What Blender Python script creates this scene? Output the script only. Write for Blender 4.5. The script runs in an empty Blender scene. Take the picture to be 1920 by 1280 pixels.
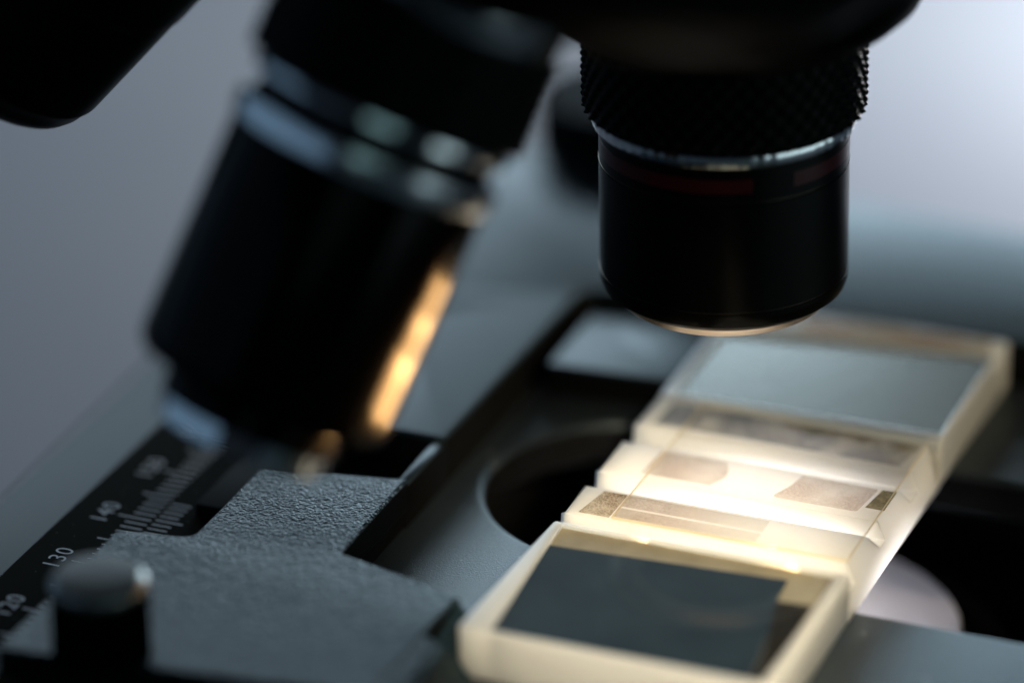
import bpy, bmesh, math, random
from mathutils import Vector, Matrix, Quaternion

# ---------------------------------------------------------------- units: millimetres above the slide's top face
S = 0.001
OZ = 110.0                       # the table top lies 110 mm under the slide's top
def V(x, y, z): return Vector((x*S, y*S, (z+OZ)*S))
def D(x, y, z): return Vector((x, y, z))
sc = bpy.context.scene
COL = sc.collection
random.seed(4)

# ---------------------------------------------------------------- camera
F = Vector((-0.33338, 0.83882, -0.43039)).normalized()
R = Vector((0.92929, 0.36934, 0.0)).normalized()
U = R.cross(F).normalized()
cam = bpy.data.cameras.new('camera')
co = bpy.data.objects.new('camera', cam); COL.objects.link(co)
co.matrix_world = Matrix.Translation(V(131.507, -320.418, 193.262)) @ Matrix((R, U, -F)).transposed().to_4x4()
cam.sensor_width = 36; cam.lens = 153.95
cam.clip_start = 0.02; cam.clip_end = 20
cam.dof.use_dof = True; cam.dof.focus_distance = 0.4155; cam.dof.aperture_fstop = 6.1
sc.camera = co

# ---------------------------------------------------------------- world and lamps
w = bpy.data.worlds.new('World'); sc.world = w; w.use_nodes = True
bg = w.node_tree.nodes['Background']
bg.inputs[0].default_value = (0.55, 0.72, 1.0, 1); bg.inputs[1].default_value = 0.015
sc.view_settings.view_transform = 'Standard'; sc.view_settings.look = 'None'
sc.view_settings.gamma = 1; sc.view_settings.exposure = 0
sc.render.engine = 'CYCLES'
sc.cycles.use_denoising = True
sc.cycles.max_bounces = 12; sc.cycles.transparent_max_bounces = 12
sc.cycles.caustics_reflective = False; sc.cycles.caustics_refractive = False
sc.cycles.sample_clamp_indirect = 6

def area(name, pos, aim, size, power, color, size_y=None, shape=None):
    l = bpy.data.lights.new(name, 'AREA'); l.energy = power; l.color = color
    l.size = size*S
    if size_y: l.shape = 'RECTANGLE'; l.size_y = size_y*S
    if shape: l.shape = shape
    o = bpy.data.objects.new(name, l); COL.objects.link(o)
    o.location = V(*pos)
    o.rotation_euler = (V(*aim)-V(*pos)).to_track_quat('-Z', 'Y').to_euler()
    return o
def spot(name, pos, aim, power, color, deg, blend, rad):
    l = bpy.data.lights.new(name, 'SPOT'); l.energy = power; l.color = color
    l.spot_size = math.radians(deg); l.spot_blend = blend; l.shadow_soft_size = rad*S
    o = bpy.data.objects.new(name, l); COL.objects.link(o)
    o.location = V(*pos)
    o.rotation_euler = (V(*aim)-V(*pos)).to_track_quat('-Z', 'Y').to_euler()
    return o
# tall window far behind the bench: gives the sheen on the stage
area('window_light', (-500, 830, 270), (-20, 40, -10), 560, 1.8, (0.66, 0.85, 1.0), 300)
area('low_sheen_light', (-90, 900, 150), (0, 60, -10), 460, 1.8, (0.62, 0.85, 1.0), 140)  # added low strip that lifts the sheen on the stage's back and right
# low lamp added to brighten the right part of the bench
area('bench_fill_light', (60, 480, -20), (-80, 430, -110), 60, 1.75, (0.98, 0.97, 0.97))
# left and front windows mirrored in the metal rings
area('left_window_light', (-420, -190, 90), (-10, 0, 40), 1200, 0.27, (0.40, 0.68, 1.0), 260)
area('front_window_light', (420, -360, 170), (0, 10, 35), 950, 0.22, (0.58, 0.98, 1.0), 180)
area('ring_highlight_light', (380, 20, -72), (10, 39, 30), 420, 0.10, (0.72, 0.95, 1.0), 70)  # unseen strip added to light up the upright objective's ring
# the microscope's own lamp shining up through the condenser
l = area('condenser_lamp', (16.0, 36.5, -16.0), (16.5, 33, 0), 24, 0.0084, (1.0, 0.94, 0.90), None, 'DISK')
l.data.spread = math.radians(72)
# added unseen warm spots in place of lamp light piped to the slide's edges
spot('slide_fill_spot', (95, -120, 110), (15, 12, -2), 3.2, (1.0, 0.83, 0.56), 15, 0.7, 5)
spot('slide_fill_spot', (190, 66, 62), (22, 58, -3), 0.75, (1.0, 0.80, 0.50), 21, 0.8, 5)

# added unseen lamps for the slide's beam glare, mirrored in the tilted barrel
for pos, size, power in (((19.5, 26, 3.0), 19, 0.0034), ((16.5, 18.5, 3.0), 19, 0.0032), ((13.5, 11, 3.0), 18, 0.0032)):
    l = area('added_glare_light', pos, (-11, -22, 27), size, power, (1.0, 0.54, 0.20), 8)
    l.data.spread = math.radians(44)

# ---------------------------------------------------------------- material helpers
def mat(name, base, rough=0.5, metal=0.0, spec=0.5, **kw):
    m = bpy.data.materials.new(name); m.use_nodes = True
    p = m.node_tree.nodes['Principled BSDF']
    p.inputs['Base Color'].default_value = (*base, 1)
    p.inputs['Roughness'].default_value = rough
    p.inputs['Metallic'].default_value = metal
    p.inputs['Specular IOR Level'].default_value = spec
    for k, v in kw.items():
        p.inputs[k.replace('_', ' ')].default_value = v
    return m
def P(m): return m.node_tree.nodes['Principled BSDF']
def noise(m, scale, detail=3.0, rough=0.55, loc=(0, 0, 0)):
    nt = m.node_tree
    tc = nt.nodes.new('ShaderNodeTexCoord'); n = nt.nodes.new('ShaderNodeTexNoise')
    mp = nt.nodes.new('ShaderNodeMapping'); mp.inputs['Location'].default_value = loc
    n.inputs['Scale'].default_value = scale; n.inputs['Detail'].default_value = detail
    n.inputs['Roughness'].default_value = rough
    nt.links.new(tc.outputs['Object'], mp.inputs['Vector']); nt.links.new(mp.outputs[0], n.inputs['Vector'])
    return n
def ramp(m, src, stops):
    nt = m.node_tree; r = nt.nodes.new('ShaderNodeValToRGB')
    e = r.color_ramp.elements
    while len(e) > 1: e.remove(e[-1])
    e[0].position = stops[0][0]; e[0].color = (*stops[0][1], 1)
    for pos, c in stops[1:]:
        q = e.new(pos); q.color = (*c, 1)
    nt.links.new(src, r.inputs[0]); return r
def bump(m, src, strength, dist, node=None):
    nt = m.node_tree; b = nt.nodes.new('ShaderNodeBump')
    b.inputs['Strength'].default_value = strength; b.inputs['Distance'].default_value = dist
    nt.links.new(src, b.inputs['Height'])
    nt.links.new(b.outputs[0], (node or P(m)).inputs['Normal']); return b

# hammered powder coat of the slide holder
M_coat = mat('slate_powder_coat', (0.009, 0.021, 0.028), 0.31, 0, 0.20)
def pebbles(m, scale, strength, dist):
    nt = m.node_tree; tc = nt.nodes.new('ShaderNodeTexCoord')
    wn = nt.nodes.new('ShaderNodeTexNoise'); wn.inputs['Scale'].default_value = scale*0.5; wn.inputs['Detail'].default_value = 2
    ad = nt.nodes.new('ShaderNodeMixRGB'); ad.blend_type = 'LINEAR_LIGHT'; ad.inputs[0].default_value = 0.0003
    vo = nt.nodes.new('ShaderNodeTexVoronoi'); vo.feature = 'SMOOTH_F1'; vo.inputs['Scale'].default_value = scale; vo.inputs['Smoothness'].default_value = 0.5
    nt.links.new(tc.outputs['Object'], wn.inputs['Vector']); nt.links.new(tc.outputs['Object'], ad.inputs[1]); nt.links.new(wn.outputs['Color'], ad.inputs[2])
    nt.links.new(ad.outputs[0], vo.inputs['Vector'])
    iv = nt.nodes.new('ShaderNodeMath'); iv.operation = 'SUBTRACT'; iv.inputs[0].default_value = 1.0; nt.links.new(vo.outputs['Distance'], iv.inputs[1])
    n2 = nt.nodes.new('ShaderNodeTexNoise'); n2.inputs['Scale'].default_value = scale*0.35; n2.inputs['Detail'].default_value = 3
    nt.links.new(tc.outputs['Object'], n2.inputs['Vector'])
    mu = nt.nodes.new('ShaderNodeMath'); mu.operation = 'MULTIPLY'; nt.links.new(iv.outputs[0], mu.inputs[0]); nt.links.new(n2.outputs[0], mu.inputs[1])
    bump(m, mu.outputs[0], strength, dist)
for k, c in ((M_coat, (0.55, 0.86, 1.0, 1)),):
    P(k).inputs['Specular Tint'].default_value = c
pebbles(M_coat, 3000, 1.0, 0.00020)
M_plate = mat('slate_smooth_coat', (0.020, 0.032, 0.038), 0.28, 0, 0.6)
n = noise(M_plate, 2600, 2); bump(M_plate, n.outputs[0], 0.4, 0.00006)
M_floor = mat('stage_floor_coat', (0.018, 0.024, 0.030), 0.30, 0, 0.5)
n = noise(M_floor, 6000, 2); bump(M_floor, n.outputs[0], 0.7, 0.00006)
M_black = mat('matt_black_barrel', (0.0016, 0.0015, 0.0013), 0.34, 0, 0.08)
M_gloss = mat('gloss_black_lacquer', (0.0010, 0.0010, 0.0010), 0.45, 0, 0.02)
M_knurl = mat('black_anodised_knurl', (0.0015, 0.0018, 0.0015), 0.30, 0, 0.05)
M_dark = mat('dark_paint_and_shade', (0.003, 0.003, 0.003), 0.7, 0, 0.1)  # black parts, and shade painted on the stage's upright faces
M_barrel = mat('satin_black_barrel', (0.0012, 0.0011, 0.0010), 0.15, 0, 0.06)
M_base = mat('stage_base_coat', (0.016, 0.027, 0.033), 0.40, 0, 0.14)
M_soft = mat('soft_brushed_aluminium', (0.84, 0.87, 0.90), 0.20, 1.0)
M_satin = mat('brushed_aluminium', (0.80, 0.83, 0.86), 0.10, 1.0)
M_chrome = mat('satin_chrome', (0.85, 0.87, 0.88), 0.16, 1.0)
M_lip = mat('fine_turned_metal', (0.62, 0.52, 0.42), 0.38, 1.0)
n = noise(M_lip, 9000, 2); bump(M_lip, n.outputs[0], 0.5, 0.00004)
M_edge = mat('glint_ring_metal', (0.16, 0.13, 0.10), 0.25, 1.0)
M_red = mat('dark_red_enamel', (0.06, 0.0015, 0.003), 0.35, 0, 0.2)
M_scale = mat('black_scale_plate', (0.009, 0.008, 0.004), 0.8, 0, 0.02)
n = noise(M_scale, 2500, 4); bump(M_scale, n.outputs[0], 0.2, 0.00003)
M_white = mat('white_engraving_paint', (0.85, 0.82, 0.86), 0.5, 0, 0.3)
M_cond = mat('white_condenser_glass', (0.42, 0.44, 0.54), 0.25, 0, 0.5)
M_worn = mat('worn_steel_rim', (0.42, 0.42, 0.40), 0.30, 1.0)
M_cap = mat('worn_steel_cap', (0.075, 0.077, 0.068), 0.45, 0.0, 0.22)
M_glass_lens = mat('front_lens_glass', (0.02, 0.02, 0.03), 0.05, 0, 0.8)
M_table = mat('pale_bench_top', (0.2, 0.2, 0.25), 0.65, 0, 0.1)
n = noise(M_table, 9, 2); M_table.node_tree.links.new(ramp(M_table, n.outputs[0], [(0.3, (0.165, 0.18, 0.215)), (0.7, (0.20, 0.215, 0.24))]).outputs[0], P(M_table).inputs['Base Color'])

for k in (M_plate, M_floor, M_base):
    P(k).inputs['Specular Tint'].default_value = (0.74, 0.93, 1.0, 1)
# milky acrylic of the slide's body
M_acryl = mat('milky_acrylic', (0.96, 0.92, 0.84), 0.16, 0, 0.5)
P(M_acryl).inputs['Subsurface Weight'].default_value = 1.0
P(M_acryl).inputs['Subsurface Radius'].default_value = (1.0, 0.95, 0.88)
P(M_acryl).inputs['Subsurface Scale'].default_value = 0.010
n = noise(M_acryl, 900, 3); bump(M_acryl, n.outputs[0], 0.15, 0.00005)
M_mid = mat('pale_glass_block', (0.97, 0.955, 0.93), 0.14, 0, 0.5)
P(M_mid).inputs['Subsurface Weight'].default_value = 1.0
P(M_mid).inputs['Subsurface Radius'].default_value = (1.0, 0.97, 0.93)
P(M_mid).inputs['Subsurface Scale'].default_value = 0.008
M_wall = mat('frosted_acrylic_edge', (0.90, 0.84, 0.71), 0.38, 0, 0.5)
def translucent(m, fac, col):
    nt = m.node_tree; t = nt.nodes.new('ShaderNodeBsdfTranslucent'); t.inputs[0].default_value = (*col, 1)
    mx = nt.nodes.new('ShaderNodeMixShader'); mx.inputs[0].default_value = fac
    out = nt.nodes['Material Output']
    nt.links.new(P(m).outputs[0], mx.inputs[1]); nt.links.new(t.outputs[0], mx.inputs[2]); nt.links.new(mx.outputs[0], out.inputs[0])
translucent(M_wall, 0.55, (0.95, 0.88, 0.74))
def clear(name, ior, rough, tint, extra=None):
    """thin clear sheet: see-through with Fresnel reflection"""
    m = bpy.data.materials.new(name); m.use_nodes = True; nt = m.node_tree
    nt.nodes.remove(P(m))
    tr = nt.nodes.new('ShaderNodeBsdfTransparent'); tr.inputs[0].default_value = (*tint, 1)
    g = nt.nodes.new('ShaderNodeBsdfGlossy'); g.inputs['Roughness'].default_value = rough
    fr = nt.nodes.new('ShaderNodeFresnel'); fr.inputs[0].default_value = ior
    mx = nt.nodes.new('ShaderNodeMixShader')
    ge = nt.nodes.new('ShaderNodeNewGeometry'); iv = nt.nodes.new('ShaderNodeMath'); iv.operation = 'SUBTRACT'; iv.inputs[0].default_value = 1.0
    mu = nt.nodes.new('ShaderNodeMath'); mu.operation = 'MULTIPLY'
    nt.links.new(ge.outputs['Backfacing'], iv.inputs[1]); nt.links.new(fr.outputs[0], mu.inputs[0]); nt.links.new(iv.outputs[0], mu.inputs[1])
    nt.links.new(mu.outputs[0], mx.inputs[0]); nt.links.new(tr.outputs[0], mx.inputs[1]); nt.links.new(g.outputs[0], mx.inputs[2])
    nt.links.new(mx.outputs[0], nt.nodes['Material Output'].inputs[0])
    return m, g, mx
M_clear, _, _ = clear('clear_slide_glass', 1.45, 0.06, (0.97, 0.98, 0.97))
M_cover, _, _ = clear('cover_slip_glass', 1.5, 0.03, (0.985, 0.985, 0.98))
M_coveredge = mat('cover_slip_edge', (0.85, 0.72, 0.50), 0.25, 0, 0.6)
translucent(M_coveredge, 0.5, (1.0, 0.86, 0.62))
M_slate = mat('slate_stage_view', (0.016, 0.026, 0.033), 0.45, 0, 0.10)
n = noise(M_slate, 160, 3); M_slate.node_tree.links.new(ramp(M_slate, n.outputs[0], [(0.3, (0.011, 0.020, 0.034)), (0.75, (0.018, 0.031, 0.050))]).outputs[0], P(M_slate).inputs['Base Color'])
M_brown = mat('dark_brown_stage_view', (0.014, 0.010, 0.005), 0.5, 0, 0.05)
M_tan = mat('tan_wall_view', (0.30, 0.26, 0.19), 0.5, 0, 0.3)
n = noise(M_tan, 220, 3); M_tan.node_tree.links.new(ramp(M_tan, n.outputs[0], [(0.3, (0.24, 0.20, 0.14)), (0.7, (0.36, 0.31, 0.23))]).outputs[0], P(M_tan).inputs['Base Color'])
M_mirror = mat('grey_reflection_sheet', (0.54, 0.53, 0.51), 0.20, 0.75, 0.5)
def film(name, c0, c1, scale, crackle=False, fade=None):
    """tinted see-through film with a mottled tint"""
    m, g, mx = clear(name, 1.4, 0.12, c0); nt = m.node_tree
    tr = [k for k in nt.nodes if k.type == 'BSDF_TRANSPARENT'][0]
    tc = nt.nodes.new('ShaderNodeTexCoord')
    if crackle:
        n = nt.nodes.new('ShaderNodeTexVoronoi'); n.feature = 'DISTANCE_TO_EDGE'; stops = ((0.02, c1), (0.14, c0))
    else:
        n = nt.nodes.new('ShaderNodeTexNoise'); n.inputs['Detail'].default_value = 4; n.inputs['Roughness'].default_value = 0.7; stops = ((0.40, c0), (0.64, c1))
    n.inputs['Scale'].default_value = scale
    nt.links.new(tc.outputs['Object'], n.inputs['Vector'])
    lo = nt.nodes.new('ShaderNodeTexNoise'); lo.inputs['Scale'].default_value = 260; lo.inputs['Detail'].default_value = 3; nt.links.new(tc.outputs['Object'], lo.inputs['Vector'])
    lm = nt.nodes.new('ShaderNodeMapRange'); lm.inputs['From Min'].default_value = 0.42; lm.inputs['From Max'].default_value = 0.72; lm.inputs['To Max'].default_value = 0.85; nt.links.new(lo.outputs[0], lm.inputs['Value'])
    fx = nt.nodes.new('ShaderNodeMixRGB'); fx.inputs[2].default_value = (0.97, 0.96, 0.94, 1); nt.links.new(lm.outputs[0], fx.inputs[0])
    r = nt.nodes.new('ShaderNodeValToRGB'); e = r.color_ramp.elements
    e[0].position = stops[0][0]; e[0].color = (*stops[0][1], 1); e[1].position = stops[1][0]; e[1].color = (*stops[1][1], 1)
    nt.links.new(n.outputs[0], r.inputs[0]); nt.links.new(r.outputs[0], fx.inputs[1]); nt.links.new(fx.outputs[0], tr.inputs[0])
    if fade:                     # tint fades towards white along the ridge
        sx = nt.nodes.new('ShaderNodeSeparateXYZ'); nt.links.new(tc.outputs['Object'], sx.inputs[0])
        fr = nt.nodes.new('ShaderNodeMapRange'); fr.inputs['From Min'].default_value = fade[0]*S; fr.inputs['From Max'].default_value = fade[1]*S
        nt.links.new(sx.outputs['X'], fr.inputs['Value'])
        ad = nt.nodes.new('ShaderNodeMath'); ad.operation = 'MAXIMUM'; nt.links.new(lm.outputs[0], ad.inputs[0]); nt.links.new(fr.outputs[0], ad.inputs[1])
        nt.links.new(ad.outputs[0], fx.inputs[0])
    return m
M_pad = film('smoky_polished_pad', (0.84, 0.78, 0.74), (0.93, 0.90, 0.87), 3600)
M_thin = film('fading_pad_tint', (0.80, 0.73, 0.68), (0.92, 0.88, 0.85), 3600, False, (6.0, 18.0))
M_crack = film('crackled_brown_film', (0.56, 0.48, 0.39), (0.84, 0.77, 0.66), 3000, True)
M_smoke = film('smoky_groove_window', (0.54, 0.50, 0.38), (0.72, 0.68, 0.57), 900)
M_amber = film('amber_film', (0.86, 0.66, 0.34), (0.93, 0.80, 0.55), 400)
M_greyfilm = film('grey_tinted_film', (0.62, 0.64, 0.66), (0.74, 0.74, 0.75), 500)

def dust(m, scale, size, col):
    nt = m.node_tree; tc = nt.nodes.new('ShaderNodeTexCoord'); v = nt.nodes.new('ShaderNodeTexVoronoi'); v.inputs['Scale'].default_value = scale
    nt.links.new(tc.outputs['Object'], v.inputs['Vector'])
    lt = nt.nodes.new('ShaderNodeMath'); lt.operation = 'LESS_THAN'; lt.inputs[1].default_value = size; nt.links.new(v.outputs['Distance'], lt.inputs[0])
    mx = nt.nodes.new('ShaderNodeMixRGB'); b = P(m).inputs['Base Color']
    mx.inputs[1].default_value = b.default_value[:]; mx.inputs[2].default_value = (*col, 1)
    nt.links.new(lt.outputs[0], mx.inputs[0]); nt.links.new(mx.outputs[0], b)
dust(M_scale, 900, 0.065, (0.22, 0.21, 0.18)); dust(M_floor, 420, 0.07, (0.25, 0.25, 0.25))

# ---------------------------------------------------------------- mesh helpers
def finish(o, m, parent=None, smooth=None, name=None):
    if m: 
        o.data.materials.clear()
        for k in (m if isinstance(m, (list, tuple)) else [m]): o.data.materials.append(k)
    if smooth is not None:
        o.data.polygons.foreach_set('use_smooth', [True]*len(o.data.polygons))
        o.data.set_sharp_from_angle(angle=math.radians(smooth))
    if parent: o.parent = parent
    return o
def link(name, bm, m, parent=None, smooth=None):
    me = bpy.data.meshes.new(name); bm.normal_update(); bm.to_mesh(me); bm.free()
    o = bpy.data.objects.new(name, me); COL.objects.link(o)
    return finish(o, m, parent, smooth)
def tag(o, label, cat, group=None, kind=None):
    if label: o['label'] = label
    if cat: o['category'] = cat
    if group: o['group'] = group
    if kind: o['kind'] = kind
def box_into(bm, x0, x1, y0, y1, z0, z1, bev=0.0, segs=2):
    vs = [bm.verts.new(V(x, y, z)) for z in (z0, z1) for x, y in ((x0, y0), (x1, y0), (x1, y1), (x0, y1))]
    fs = [(3, 2, 1, 0), (4, 5, 6, 7), (0, 1, 5, 4), (1, 2, 6, 5), (2, 3, 7, 6), (3, 0, 4, 7)]
    f = [bm.faces.new([vs[i] for i in q]) for q in fs]
    if bev:
        ed = set(e for q in f for e in q.edges)
        bmesh.ops.bevel(bm, geom=list(ed), offset=bev*S, segments=segs, affect='EDGES', profile=0.5)
def box(name, x0, x1, y0, y1, z0, z1, m, parent=None, bev=0.0, segs=2):
    bm = bmesh.new(); box_into(bm, x0, x1, y0, y1, z0, z1, bev, segs)
    return link(name, bm, m, parent, 35)
def arc(cx, cy, r, a0, a1, n=24):
    return [(cx+r*math.cos(math.radians(a0+(a1-a0)*i/n)), cy+r*math.sin(math.radians(a0+(a1-a0)*i/n))) for i in range(n+1)]
def rounded(pts, radii, n=6):
    out = []
    for i, (x, y) in enumerate(pts):
        r = radii[i] if isinstance(radii, (list, tuple)) else radii
        if r <= 0: out.append((x, y)); continue
        p = Vector((x, y)); a = Vector(pts[i-1]); b = Vector(pts[(i+1) % len(pts)])
        da = (a-p).normalized(); db = (b-p).normalized(); s = p+da*r; e = p+db*r
        for k in range(n+1):
            t = k/n; q = s*(1-t)**2+p*2*t*(1-t)+e*t*t; out.append((q.x, q.y))
    return out
def slab(name, loops, z0, z1, m, parent=None, bev=0.0, res=2):
    """extruded flat outline (first loop) with holes (further loops)"""
    cu = bpy.data.curves.new('outline', 'CURVE'); cu.dimensions = '2D'; cu.fill_mode = 'BOTH'
    for lp in loops:
        sp = cu.splines.new('POLY'); sp.points.add(len(lp)-1); sp.use_cyclic_u = True
        for q, (x, y) in zip(sp.points, lp): q.co = (x*S, y*S, 0, 1)
    cu.extrude = (z1-z0)/2*S - bev*S; cu.bevel_depth = bev*S; cu.bevel_resolution = res; cu.offset = -bev*S
    t = bpy.data.objects.new('outline', cu); COL.objects.link(t)
    dg = bpy.context.evaluated_depsgraph_get(); me = bpy.data.meshes.new_from_object(t.evaluated_get(dg))
    bpy.data.objects.remove(t); bpy.data.curves.remove(cu)
    me.name = name
    me.transform(Matrix.Translation((0, 0, ((z0+z1)/2+OZ)*S)))
    bm = bmesh.new(); bm.from_mesh(me); bmesh.ops.remove_doubles(bm, verts=bm.verts, dist=1e-7)
    bmesh.ops.recalc_face_normals(bm, faces=bm.faces); bm.to_mesh(me); bm.free()
    o = bpy.data.objects.new(name, me); COL.objects.link(o)
    return finish(o, m, parent, 40)
def lathe(name, prof, m, frame, parent=None, seg=96, smooth=35, a0=0, a1=360, radial=None, caps=True):
    """prof = [(radius, height along axis)], frame = matrix of the axis (mm)"""
    bm = bmesh.new(); full = abs(a1-a0) >= 360; k = seg if full else seg+1
    rings = []
    for (r, h) in prof:
        ring = []
        for i in range(k):
            a = math.radians(a0+(a1-a0)*i/seg)
            rr = r + (radial(a, h) if radial else 0)
            ring.append(bm.verts.new(frame @ Vector((rr*math.cos(a)*S, rr*math.sin(a)*S, h*S))))
        rings.append(ring)
    for A, B in zip(rings, rings[1:]):
        for i in range(k if full else k-1):
            j = (i+1) % k
            bm.faces.new((A[i], A[j], B[j], B[i]))
    if caps and full:
        if prof[0][0] > 0: bm.faces.new(rings[0][::-1])
        if prof[-1][0] > 0: bm.faces.new(rings[-1])
    bmesh.ops.recalc_face_normals(bm, faces=bm.faces)
    return link(name, bm, m, parent, smooth)
def axis_frame(tip, up, roll=0.0):
    q = Vector((0, 0, 1)).rotation_difference(Vector(up).normalized())
    return Matrix.Translation(V(*tip)) @ q.to_matrix().to_4x4() @ Matrix.Rotation(roll, 4, 'Z')
def fillet(cx, cz, r, a0, a1, n=6):
    return [(cx+r*math.cos(math.radians(a0+(a1-a0)*i/n)), cz+r*math.sin(math.radians(a0+(a1-a0)*i/n))) for i in range(n+1)]
def empty(name, loc):
    o = bpy.data.objects.new(name, None); COL.objects.link(o); o.location = V(*loc); o.empty_display_size = 0.01
    bpy.context.view_layer.update()
    return o
def under(o, parent):
    o.parent = parent; o.matrix_parent_inverse = parent.matrix_world.inverted(); return o

# ================================================================ the setting
tb = box('table', -1500, 1500, -900, 1800, -150, -110, M_table)
tag(tb, 'pale blue grey bench top behind and below the microscope', 'table', None, 'structure')

# ================================================================ microscope
MS = empty('microscope', (60, 60, -110))
tag(MS, 'black microscope with slate stage and three objectives on its turret', 'microscope')
def mp(o): return under(o, MS)
def dark_sides(o):  # shade on the upright faces, put in as a near-black material
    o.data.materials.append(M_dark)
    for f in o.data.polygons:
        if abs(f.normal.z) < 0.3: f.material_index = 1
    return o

# ---- stage: floor of the recess with its oblong light slot
slot = arc(2.0, 39.0, 15.0, 90, 270, 40) + [(58, 24), (58, 54)]
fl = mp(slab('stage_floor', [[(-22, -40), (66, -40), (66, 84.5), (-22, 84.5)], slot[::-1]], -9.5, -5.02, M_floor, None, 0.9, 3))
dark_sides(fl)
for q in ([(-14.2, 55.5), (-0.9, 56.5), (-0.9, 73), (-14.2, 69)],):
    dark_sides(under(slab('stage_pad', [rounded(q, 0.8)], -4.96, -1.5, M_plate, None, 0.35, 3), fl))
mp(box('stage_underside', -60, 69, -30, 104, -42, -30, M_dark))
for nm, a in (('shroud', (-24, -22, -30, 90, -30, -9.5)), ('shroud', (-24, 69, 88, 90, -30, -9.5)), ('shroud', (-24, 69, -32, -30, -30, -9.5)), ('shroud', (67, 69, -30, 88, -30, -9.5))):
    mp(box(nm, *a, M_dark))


# ---- smooth stage plate around the recess
pl = rounded([(-31, 33.2), (-16.1, 33.2), (-16.1, 71.2), (66, 78.5), (66, 99.8), (-50, 106), (-50, 58), (-31, 58)], [0.4, 0.2, 2.5, 0, 0, 1.5, 0.5, 0.5])
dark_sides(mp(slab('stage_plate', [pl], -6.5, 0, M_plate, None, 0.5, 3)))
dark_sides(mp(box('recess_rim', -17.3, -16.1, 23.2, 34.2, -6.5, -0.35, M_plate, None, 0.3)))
mp(box('stage_base', -56.7, -18.0, -60, 108, -11, -6.2, M_base, None, 0.8))
mp(box('shade_ledge', -61.5, -18.0, -60, 112, -20, -11.2, M_dark, None, 0.8))  # dark ledge added for the shadow band beside the stage

# ---- slide holder with textured coat, window over the scale
hold = [(-37.6, -20.0), (-3.2, -15.6), (-3.1, -3.9), (-2.7, 4.3), (-16.1, 8.0), (-16.1, 24.1), (-30.4, 21.1), (-30.4, 5.75), (-37.6, 4.5)]
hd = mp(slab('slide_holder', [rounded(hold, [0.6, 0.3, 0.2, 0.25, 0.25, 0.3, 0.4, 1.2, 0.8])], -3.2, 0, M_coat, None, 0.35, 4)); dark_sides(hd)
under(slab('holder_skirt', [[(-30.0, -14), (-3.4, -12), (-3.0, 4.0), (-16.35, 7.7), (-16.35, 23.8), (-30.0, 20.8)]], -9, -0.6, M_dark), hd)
def ramp_wedge():
    bm = bmesh.new(); N = 8
    pr = [(3.9*math.sin(math.pi/2*k/N), -0.12-4.8*(1-math.cos(math.pi/2*k/N))) for k in range(N+1)]
    rows = []
    for y, xo in ((-3.7, -3.0), (-15.4, -3.1)):
        rows.append([bm.verts.new(V(xo+x, y, z)) for x, z in pr]+[bm.verts.new(V(xo+3.9, y, -5.4)), bm.verts.new(V(xo, y, -5.4))])
    k = len(rows[0])
    for i in range(k): bm.faces.new((rows[0][i], rows[0][(i+1) % k], rows[1][(i+1) % k], rows[1][i]))
    bm.faces.new(rows[0]); bm.faces.new(rows[1][::-1])
    a = [bm.verts.new(V(*p)) for p in ((-2.75, 4.0, -0.35), (-2.95, -3.6, -2.6), (0.6, -3.6, -4.93), (0.6, 4.0, -4.93), (-2.75, 4.0, -5.4), (-2.95, -3.6, -5.4), (0.6, -3.6, -5.4), (0.6, 4.0, -5.4))]
    for q in ((0, 3, 2, 1), (0, 1, 5, 4), (1, 2, 6, 5), (2, 3, 7, 6), (3, 0, 4, 7)): bm.faces.new([a[i] for i in q])
    bmesh.ops.recalc_face_normals(bm, faces=bm.faces)
    return link('holder_ramp', bm, M_coat, None, 40)
under(ramp_wedge(), hd)
# ---- black scale plate with white numerals and ticks
sp = mp(box('scale_plate', -47.2, -31.0, -45, 50, -6.1, -4, M_scale, None, 0.15))
def numeral(txt, xc, yc, h):
    cu = bpy.data.curves.new('numeral', 'FONT'); cu.body = txt; cu.size = h*S/0.69; cu.align_x = 'CENTER'; cu.align_y = 'CENTER'
    cu.space_character = 1.12; cu.offset = 0.0
    t = bpy.data.objects.new('numeral', cu); COL.objects.link(t)
    dg = bpy.context.evaluated_depsgraph_get(); me = bpy.data.meshes.new_from_object(t.evaluated_get(dg))
    bpy.data.objects.remove(t); bpy.data.curves.remove(cu); me.name = 'numeral'
    me.transform(Matrix.Translation(V(xc, yc, -3.985)) @ Matrix.Rotation(math.pi/2, 4, 'Z'))
    o = bpy.data.objects.new('numeral', me); COL.objects.link(o); finish(o, M_white)
    return under(o, sp)
for k, t in enumerate(('110', '120', '130', '140', '150', '160')):
    numeral(t, -43.65, 3.9+10*(k-2), 1.75)
def ticks(name, lst, z):
    bm = bmesh.new()
    for (x0, x1, y, wd) in lst:
        v = [bm.verts.new(V(x, yy, z)) for x, yy in ((x0, y-wd/2), (x1, y-wd/2), (x1, y+wd/2), (x0, y+wd/2))]
        bm.faces.new(v)
    return under(link(name, bm, M_white), sp)
tl = []
for i in range(-24, 36):
    y = 3.9+i
    x0 = -42.3 if i % 10 == 0 else (-42.1 if i % 5 == 0 else -41.1)
    tl.append((x0, -38.8, y, 0.2))
ticks('scale_ticks', tl, -3.985)
ticks('vernier_ticks', [(-38.45, -35.6 if i % 5 == 0 else -36.4, 5.2+0.9*i, 0.2) for i in range(15)], -3.982)
mp(box('gap_filler', -35.6, -19.2, 17.0, 32.9, -5.9, -3.0, M_dark, None, 0.2))  # black block put in for the dark gap behind the holder

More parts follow.
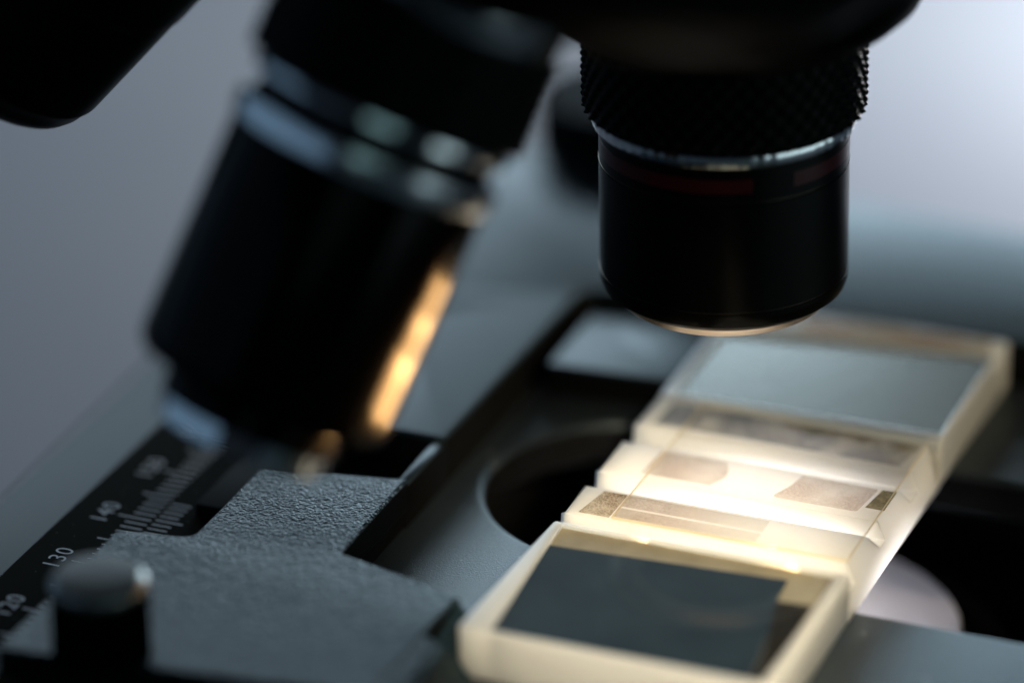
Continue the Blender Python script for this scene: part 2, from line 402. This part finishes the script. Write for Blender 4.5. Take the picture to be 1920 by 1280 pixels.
# ---- thumb screw of the holder
fr = axis_frame((-28.5, -17.0, 0), (0, 0, 1))
ts = lathe('thumb_screw', [(4.35, 0.02)]+[(4.35, 6.5)], M_knurl, fr, None, 160, 30, radial=lambda a, h: 0.09*math.cos(a*40))
under(ts, MS)
under(lathe('screw_cap', [(4.35, 6.52), (4.4, 7.1), (4.3, 7.4), (3.75, 7.9)], M_worn, fr, None, 96, 25, caps=False), ts)
under(lathe('cap_face', [(3.75, 7.9), (3.6, 7.95), (0, 7.85)], M_cap, fr, None, 96, 25, caps=False), ts)

# ---- condenser under the slot
cf = axis_frame((16.5, 42, -18), (0, 0, 1))
cd = mp(lathe('condenser', [(22, -12), (22, -2.5), (18.2, -2.2), (17.6, -1.4)], M_dark, cf, None, 128))
under(lathe('condenser_lens', [(17.5, -1.4), (17.5, -0.3), (17.2, 0), (0, 0.05)], M_cond, cf, None, 128, 30), cd)

# ---- objectives
def knurl(name, R0, h0, h1, nb, ph, frame, parent, seg_per=8, hgt=0.42):
    rows = int((h1-h0)/ph*8)
    prof = [(R0-0.8, h0)]+[(R0, h0+(h1-h0)*i/rows) for i in range(rows+1)]+[(R0-0.8, h1)]
    def rad(a, h):
        if h <= h0+1e-6 or h >= h1-1e-6: return 0
        return hgt*max(0.0, math.cos(nb*a)*math.cos(2*math.pi*(h-h0)/(2*ph)))**0.8
    return under(lathe(name, prof, M_knurl, frame, None, nb*seg_per, 60, radial=rad), parent)

# objective over the slide
cp = Vector((131.507, -320.418, 193.262)); t1 = cp+(Vector((10.2, 39.5, 17.5))-cp)*1.0144
f1 = axis_frame(t1, Vector((0, 0, 1))-R*0.018) @ Matrix.Scale(1.0144, 4)
ob = mp(lathe('objective', [(9.3, 1.0), (10.6, 1.05), (11.0, 1.3), (11.55, 1.75), (11.8, 2.5), (11.8, 3.15), (11.72, 3.22), (11.72, 3.34), (11.8, 3.42), (11.8, 14.2), (11.72, 14.27), (11.72, 14.42), (11.8, 14.5), (11.8, 17.9), (11.0, 18.0), (11.0, 29)], M_black, f1, None, 160, 30))
under(lathe('nose_rim', [(7.6, 0.6), (7.8, 0.0), (9.6, 0.0), (9.95, 0.25), (10.45, 1.04)], M_lip, f1, None, 160, 30, caps=False), ob)
for h in (3.32, 14.42):
    under(lathe('glint_ring', [(11.78, h), (11.83, h+0.02), (11.83, h+0.05), (11.78, h+0.07)], M_edge, f1, None, 160, 30, caps=False), ob)  # thin metal ring added for the glint along the groove
under(lathe('front_lens', [(7.6, 0.75), (0, 0.3)], M_glass_lens, f1, None, 96, 30, caps=False), ob)
for (a0, a1) in ((-150, -58), (-38, 40), (60, 190)):
    under(lathe('colour_band', [(11.79, 15.4), (11.83, 15.42), (11.83, 16.85), (11.79, 16.87)], M_red, f1, None, 80, 30, a0, a1), ob)
under(lathe('metal_ring', [(11.7, 17.95), (12.1, 17.95), (12.45, 18.3), (12.55, 18.9), (12.5, 19.3), (11.9, 19.5)], M_chrome, f1, None, 480, 30, caps=False, radial=lambda a, h: 0.018*math.cos(a*60)+0.02*math.cos(a*23)), ob)
knurl('knurled_ring', 13.05, 19.7, 27.4, 46, 1.0, f1, ob)
under(lathe('collar', [(12.9, 27.2), (13.3, 27.4), (14.6, 28.1), (16.4, 29.2), (18.1, 30.8), (19.0, 32.6), (19.3, 36), (19.3, 46)], M_gloss, f1, None, 160, 30), ob)

# tilted objective in front of the stage
d2 = (Vector((-0.29, -0.396, -0.874))+R*0.018).normalized()
t2 = Vector((-12.0, -22.0, 26.3)); cp = Vector((131.507, -320.418, 193.262)); t2 = cp+(t2-cp)*1.040; f2 = axis_frame(t2, -d2, 0.4) @ Matrix.Scale(1.03, 4)
ob2 = mp(lathe('objective', [(8.0, 2.0), (8.0, 4.0), (8.4, 4.3), (9.6, 4.5), (10.7, 4.8), (11.3, 5.5), (11.5, 6.4), (11.5, 26.3), (10.6, 26.4), (10.6, 44)], M_barrel, f2, None, 160, 30))
under(lathe('nose_rim', [(5.4, 0.7), (5.6, 0.0), (7.3, 0.0), (7.6, 0.3), (7.75, 1.9), (6.8, 2.05)], M_satin, f2, None, 128, 30, caps=False), ob2)
under(lathe('front_lens', [(5.2, 0.8), (0, 0.4)], M_glass_lens, f2, None, 96, 30, caps=False), ob2)
under(lathe('metal_ring', [(11.4, 26.3), (11.7, 26.4), (11.85, 26.8), (11.85, 28.2), (11.6, 28.6), (11.0, 28.7)], M_soft, f2, None, 160, 30, caps=False), ob2)
under(lathe('bead_ring', [(11.0, 30.3), (11.4, 30.5), (11.6, 30.8), (11.6, 31.3), (11.4, 31.6), (11.0, 31.7)], M_satin, f2, None, 160, 30, caps=False), ob2)
under(lathe('metal_ring', [(11.4, 40.4), (11.75, 40.5), (11.9, 40.8), (11.9, 43.4), (11.6, 43.7)], M_soft, f2, None, 160, 30, caps=False), ob2)  # metal band added for the highlight on the glossy collar
knurl('knurled_ring', 12.3, 32.0, 40.3, 38, 1.05, f2, ob2)
under(lathe('collar', [(11.5, 43.5), (11.9, 43.7), (12.6, 44.2), (14.4, 45.2), (16.6, 46.4), (17.5, 49), (17.5, 58)], M_gloss, f2, None, 160, 30), ob2)

# third objective, swung out to the upper left
d3 = Vector((-0.659, -0.06, -0.746)).normalized()
t3 = Vector((-58.4, 21.2, 39.6)); f3 = axis_frame(t3, -d3)
ob3 = mp(lathe('objective', [(6.0, 0.0), (8.4, 0.0), (9.6, 0.15), (10.4, 0.5), (11.0, 1.1), (11.4, 2.0), (11.55, 3.2), (11.8, 3.6), (11.8, 16.3), (11.7, 16.4), (11.7, 16.6), (11.9, 16.75), (11.95, 17.1), (11.95, 34)], M_black, f3, None, 160, 30))
under(lathe('collar', [(12.0, 34), (13, 34.3), (18, 38), (19, 44), (19, 54)], M_gloss, f3, None, 128, 30), ob3)

# turret that carries them
na = Vector((0.356, 0.036, 0.934)).normalized()
nf = axis_frame((-12.5, 20, 71), na)
mp(lathe('turret', [(36, -2), (44, 1), (47, 6), (46, 16), (38, 26), (24, 33), (0, 36)], M_gloss, nf, None, 128, 35))
# dark drive knob at the back of the stage
kf = axis_frame((-27, 112, -6.2), (0, 0, 1))
mp(lathe('drive_knob', [(9.5, 0), (9.8, 1.0), (9.8, 10.5), (9.2, 11.6), (0, 11.8)], M_dark, kf, None, 96, 35))

# ================================================================ counting slide
W = 29.3
sl = slab('counting_slide', [rounded([(-0.8, -1.2), (W, -1.2), (W, 21.3), (0, 21.3)], [0.8, 0.7, 0.3, 0.4], 5), [(2.25, -0.3), (0.95, 20.8), (28.0, 20.8), (28.0, -0.3)]], -5, 0, M_acryl, None, 0.18, 3)
tag(sl, 'cream edged acrylic slide with cut grooves lying under the upright objective', 'glass slide')
def sp_(o): return under(o, sl)
# ridged middle: cross-section along the slide, extruded across it
def ridged():
    bm = bmesh.new()
    prof = [(21.35, -5), (21.35, -1.8), (22.9, -1.8), (23.1, -0.1), (23.3, 0), (29.0, 0), (29.5, -0.3), (30.6, -1.8), (32.3, -1.8), (32.5, -0.1), (32.7, 0), (39.1, 0), (39.6, -0.3), (40.6, -1.8), (42.9, -1.8), (43.1, -0.1), (43.3, 0), (49.6, 0), (49.9, -0.2), (50.1, -1.8), (50.4, -1.8), (50.4, -5)]
    def xr(z): return (0.0 + (0.35 if z > -0.05 else 0), W-(0.9 if z > -1.7 else 0)-(0.3 if z > -0.05 else 0))
    A = [bm.verts.new(V(xr(z)[0], y, z)) for y, z in prof]; B = [bm.verts.new(V(xr(z)[1], y, z)) for y, z in prof]
    k = len(prof)
    for i in range(k):
        j = (i+1) % k; bm.faces.new((A[i], A[j], B[j], B[i]))
    bm.faces.new(A[::-1]); bm.faces.new(B)
    bmesh.ops.recalc_face_normals(bm, faces=bm.faces)
    return link('grooved_block', bm, M_mid, None, 30)
sp_(ridged())
sp_(slab('end_block', [rounded([(0, 50.45), (W, 50.45), (W, 75), (0, 75)], [0.5, 0.4, 0.8, 0.8], 5), [(1.3, 51.5), (28.55, 52.4), (28.6, 71.2), (1.3, 66.6)]], -5, 0, M_acryl, None, 0.25, 3))
# near end: sheets standing in for floor and walls seen through the glass
def poly(name, pts, z, m, thick=0.12):
    bm = bmesh.new()
    top = [bm.verts.new(V(x, y, z)) for x, y in pts]; bot = [bm.verts.new(V(x, y, z-thick)) for x, y in pts]
    bm.faces.new(top); bm.faces.new(bot[::-1]); k = len(pts)
    for i in range(k):
        j = (i+1) % k; bm.faces.new((top[i], bot[i], bot[j], top[j]))
    bmesh.ops.recalc_face_normals(bm, faces=bm.faces)
    return link(name, bm, m)
sp_(poly('tan_wall_view', [(0.7, -0.6), (W-0.7, -0.6), (W-0.7, 20.95), (0.7, 20.95)], -0.38, M_tan))
sp_(poly('dark_stage_view', [(2.0, -0.5), (26.9, -0.5), (26.4, 4.0), (24.3, 15.4), (24.1, 18.7), (1.2, 17.0)], -0.27, M_slate, 0.08))
sp_(poly('brown_stage_view', [(24.4, 14.6), (27.6, 14.9), (28.4, -0.5), (27.0, -0.5), (26.5, 4.0)], -0.29, M_brown, 0.06))
sp_(poly('clear_window', [(2.35, -0.2), (27.9, -0.2), (27.9, 20.7), (1.05, 20.7)], -0.06, M_clear, 0.12))
sp_(poly('reflection_sheet', [(0.8, 51.2), (W-0.6, 51.2), (W-0.6, 72.2), (0.8, 68)], -0.32, M_mirror))  # metallic sheet added to strengthen the reflection in the glass
sp_(poly('clear_window', [(1.4, 51.6), (28.45, 52.5), (28.5, 71.1), (1.4, 66.5)], -0.06, M_clear, 0.12))
sp_(poly('amber_film', [(8.0, 69.6), (27.6, 72.6), (27.6, 74.5), (8.0, 72.4)], 0.03, M_amber, 0.02))
# polished pads on the ridges
sp_(poly('crackled_pad', [(1.5, 23.7), (4.6, 23.7), (4.7, 28.6), (2.3, 28.6)], 0.03, M_crack, 0.02))
sp_(poly('polished_pad', [(4.8, 23.7), (19.0, 23.7), (19.0, 25.9), (4.8, 25.9)], 0.03, M_thin, 0.02))
sp_(poly('polished_pad', [(4.85, 26.3), (19.0, 26.3), (19.0, 28.6), (4.9, 28.6)], 0.03, M_thin, 0.02))
sp_(poly('polished_pad', [(4.2, 33.5), (11.2, 33.5)]+[(11.2+0.9*math.sin(math.pi*k/8), 33.5+5.1*k/8) for k in range(1, 8)]+[(11.2, 38.6), (4.6, 38.6)], 0.03, M_pad, 0.02))
sp_(poly('polished_pad', rounded([(17.4, 33.4), (26.0, 33.5), (26.6, 38.6), (18.9, 38.7), (18.6, 36.4)], [0.9, 0.4, 0.3, 0.2, 1.0]), 0.03, M_pad, 0.02))
sp_(poly('smoky_window', [(26.5, 34.6), (28.4, 34.6), (28.4, 38.6), (27.0, 38.6)], 0.035, M_smoke, 0.02))
sp_(poly('smoky_window', [(14, 48.0), (27.6, 46.9), (27.8, 49.2), (13, 49.2)], 0.03, M_smoke, 0.02))
sp_(poly('grey_pad', [(1.8, 44.0), (27.0, 44.0), (27.4, 46.8), (14, 47.9), (12.8, 49.2), (2.2, 49.2)], 0.03, M_greyfilm, 0.02))

# ================================================================ cover slip on the ridges
bm = bmesh.new(); box_into(bm, 5.0, 28.3, 23.4, 49.4, 0.07, 0.37)
cv = link('cover_glass', bm, [M_cover, M_coveredge])
for f in cv.data.polygons:
    f.material_index = 0 if abs(f.normal.z) > 0.5 else 1
tag(cv, 'thin clear square cover glass lying over the grooves of the slide', 'cover glass')
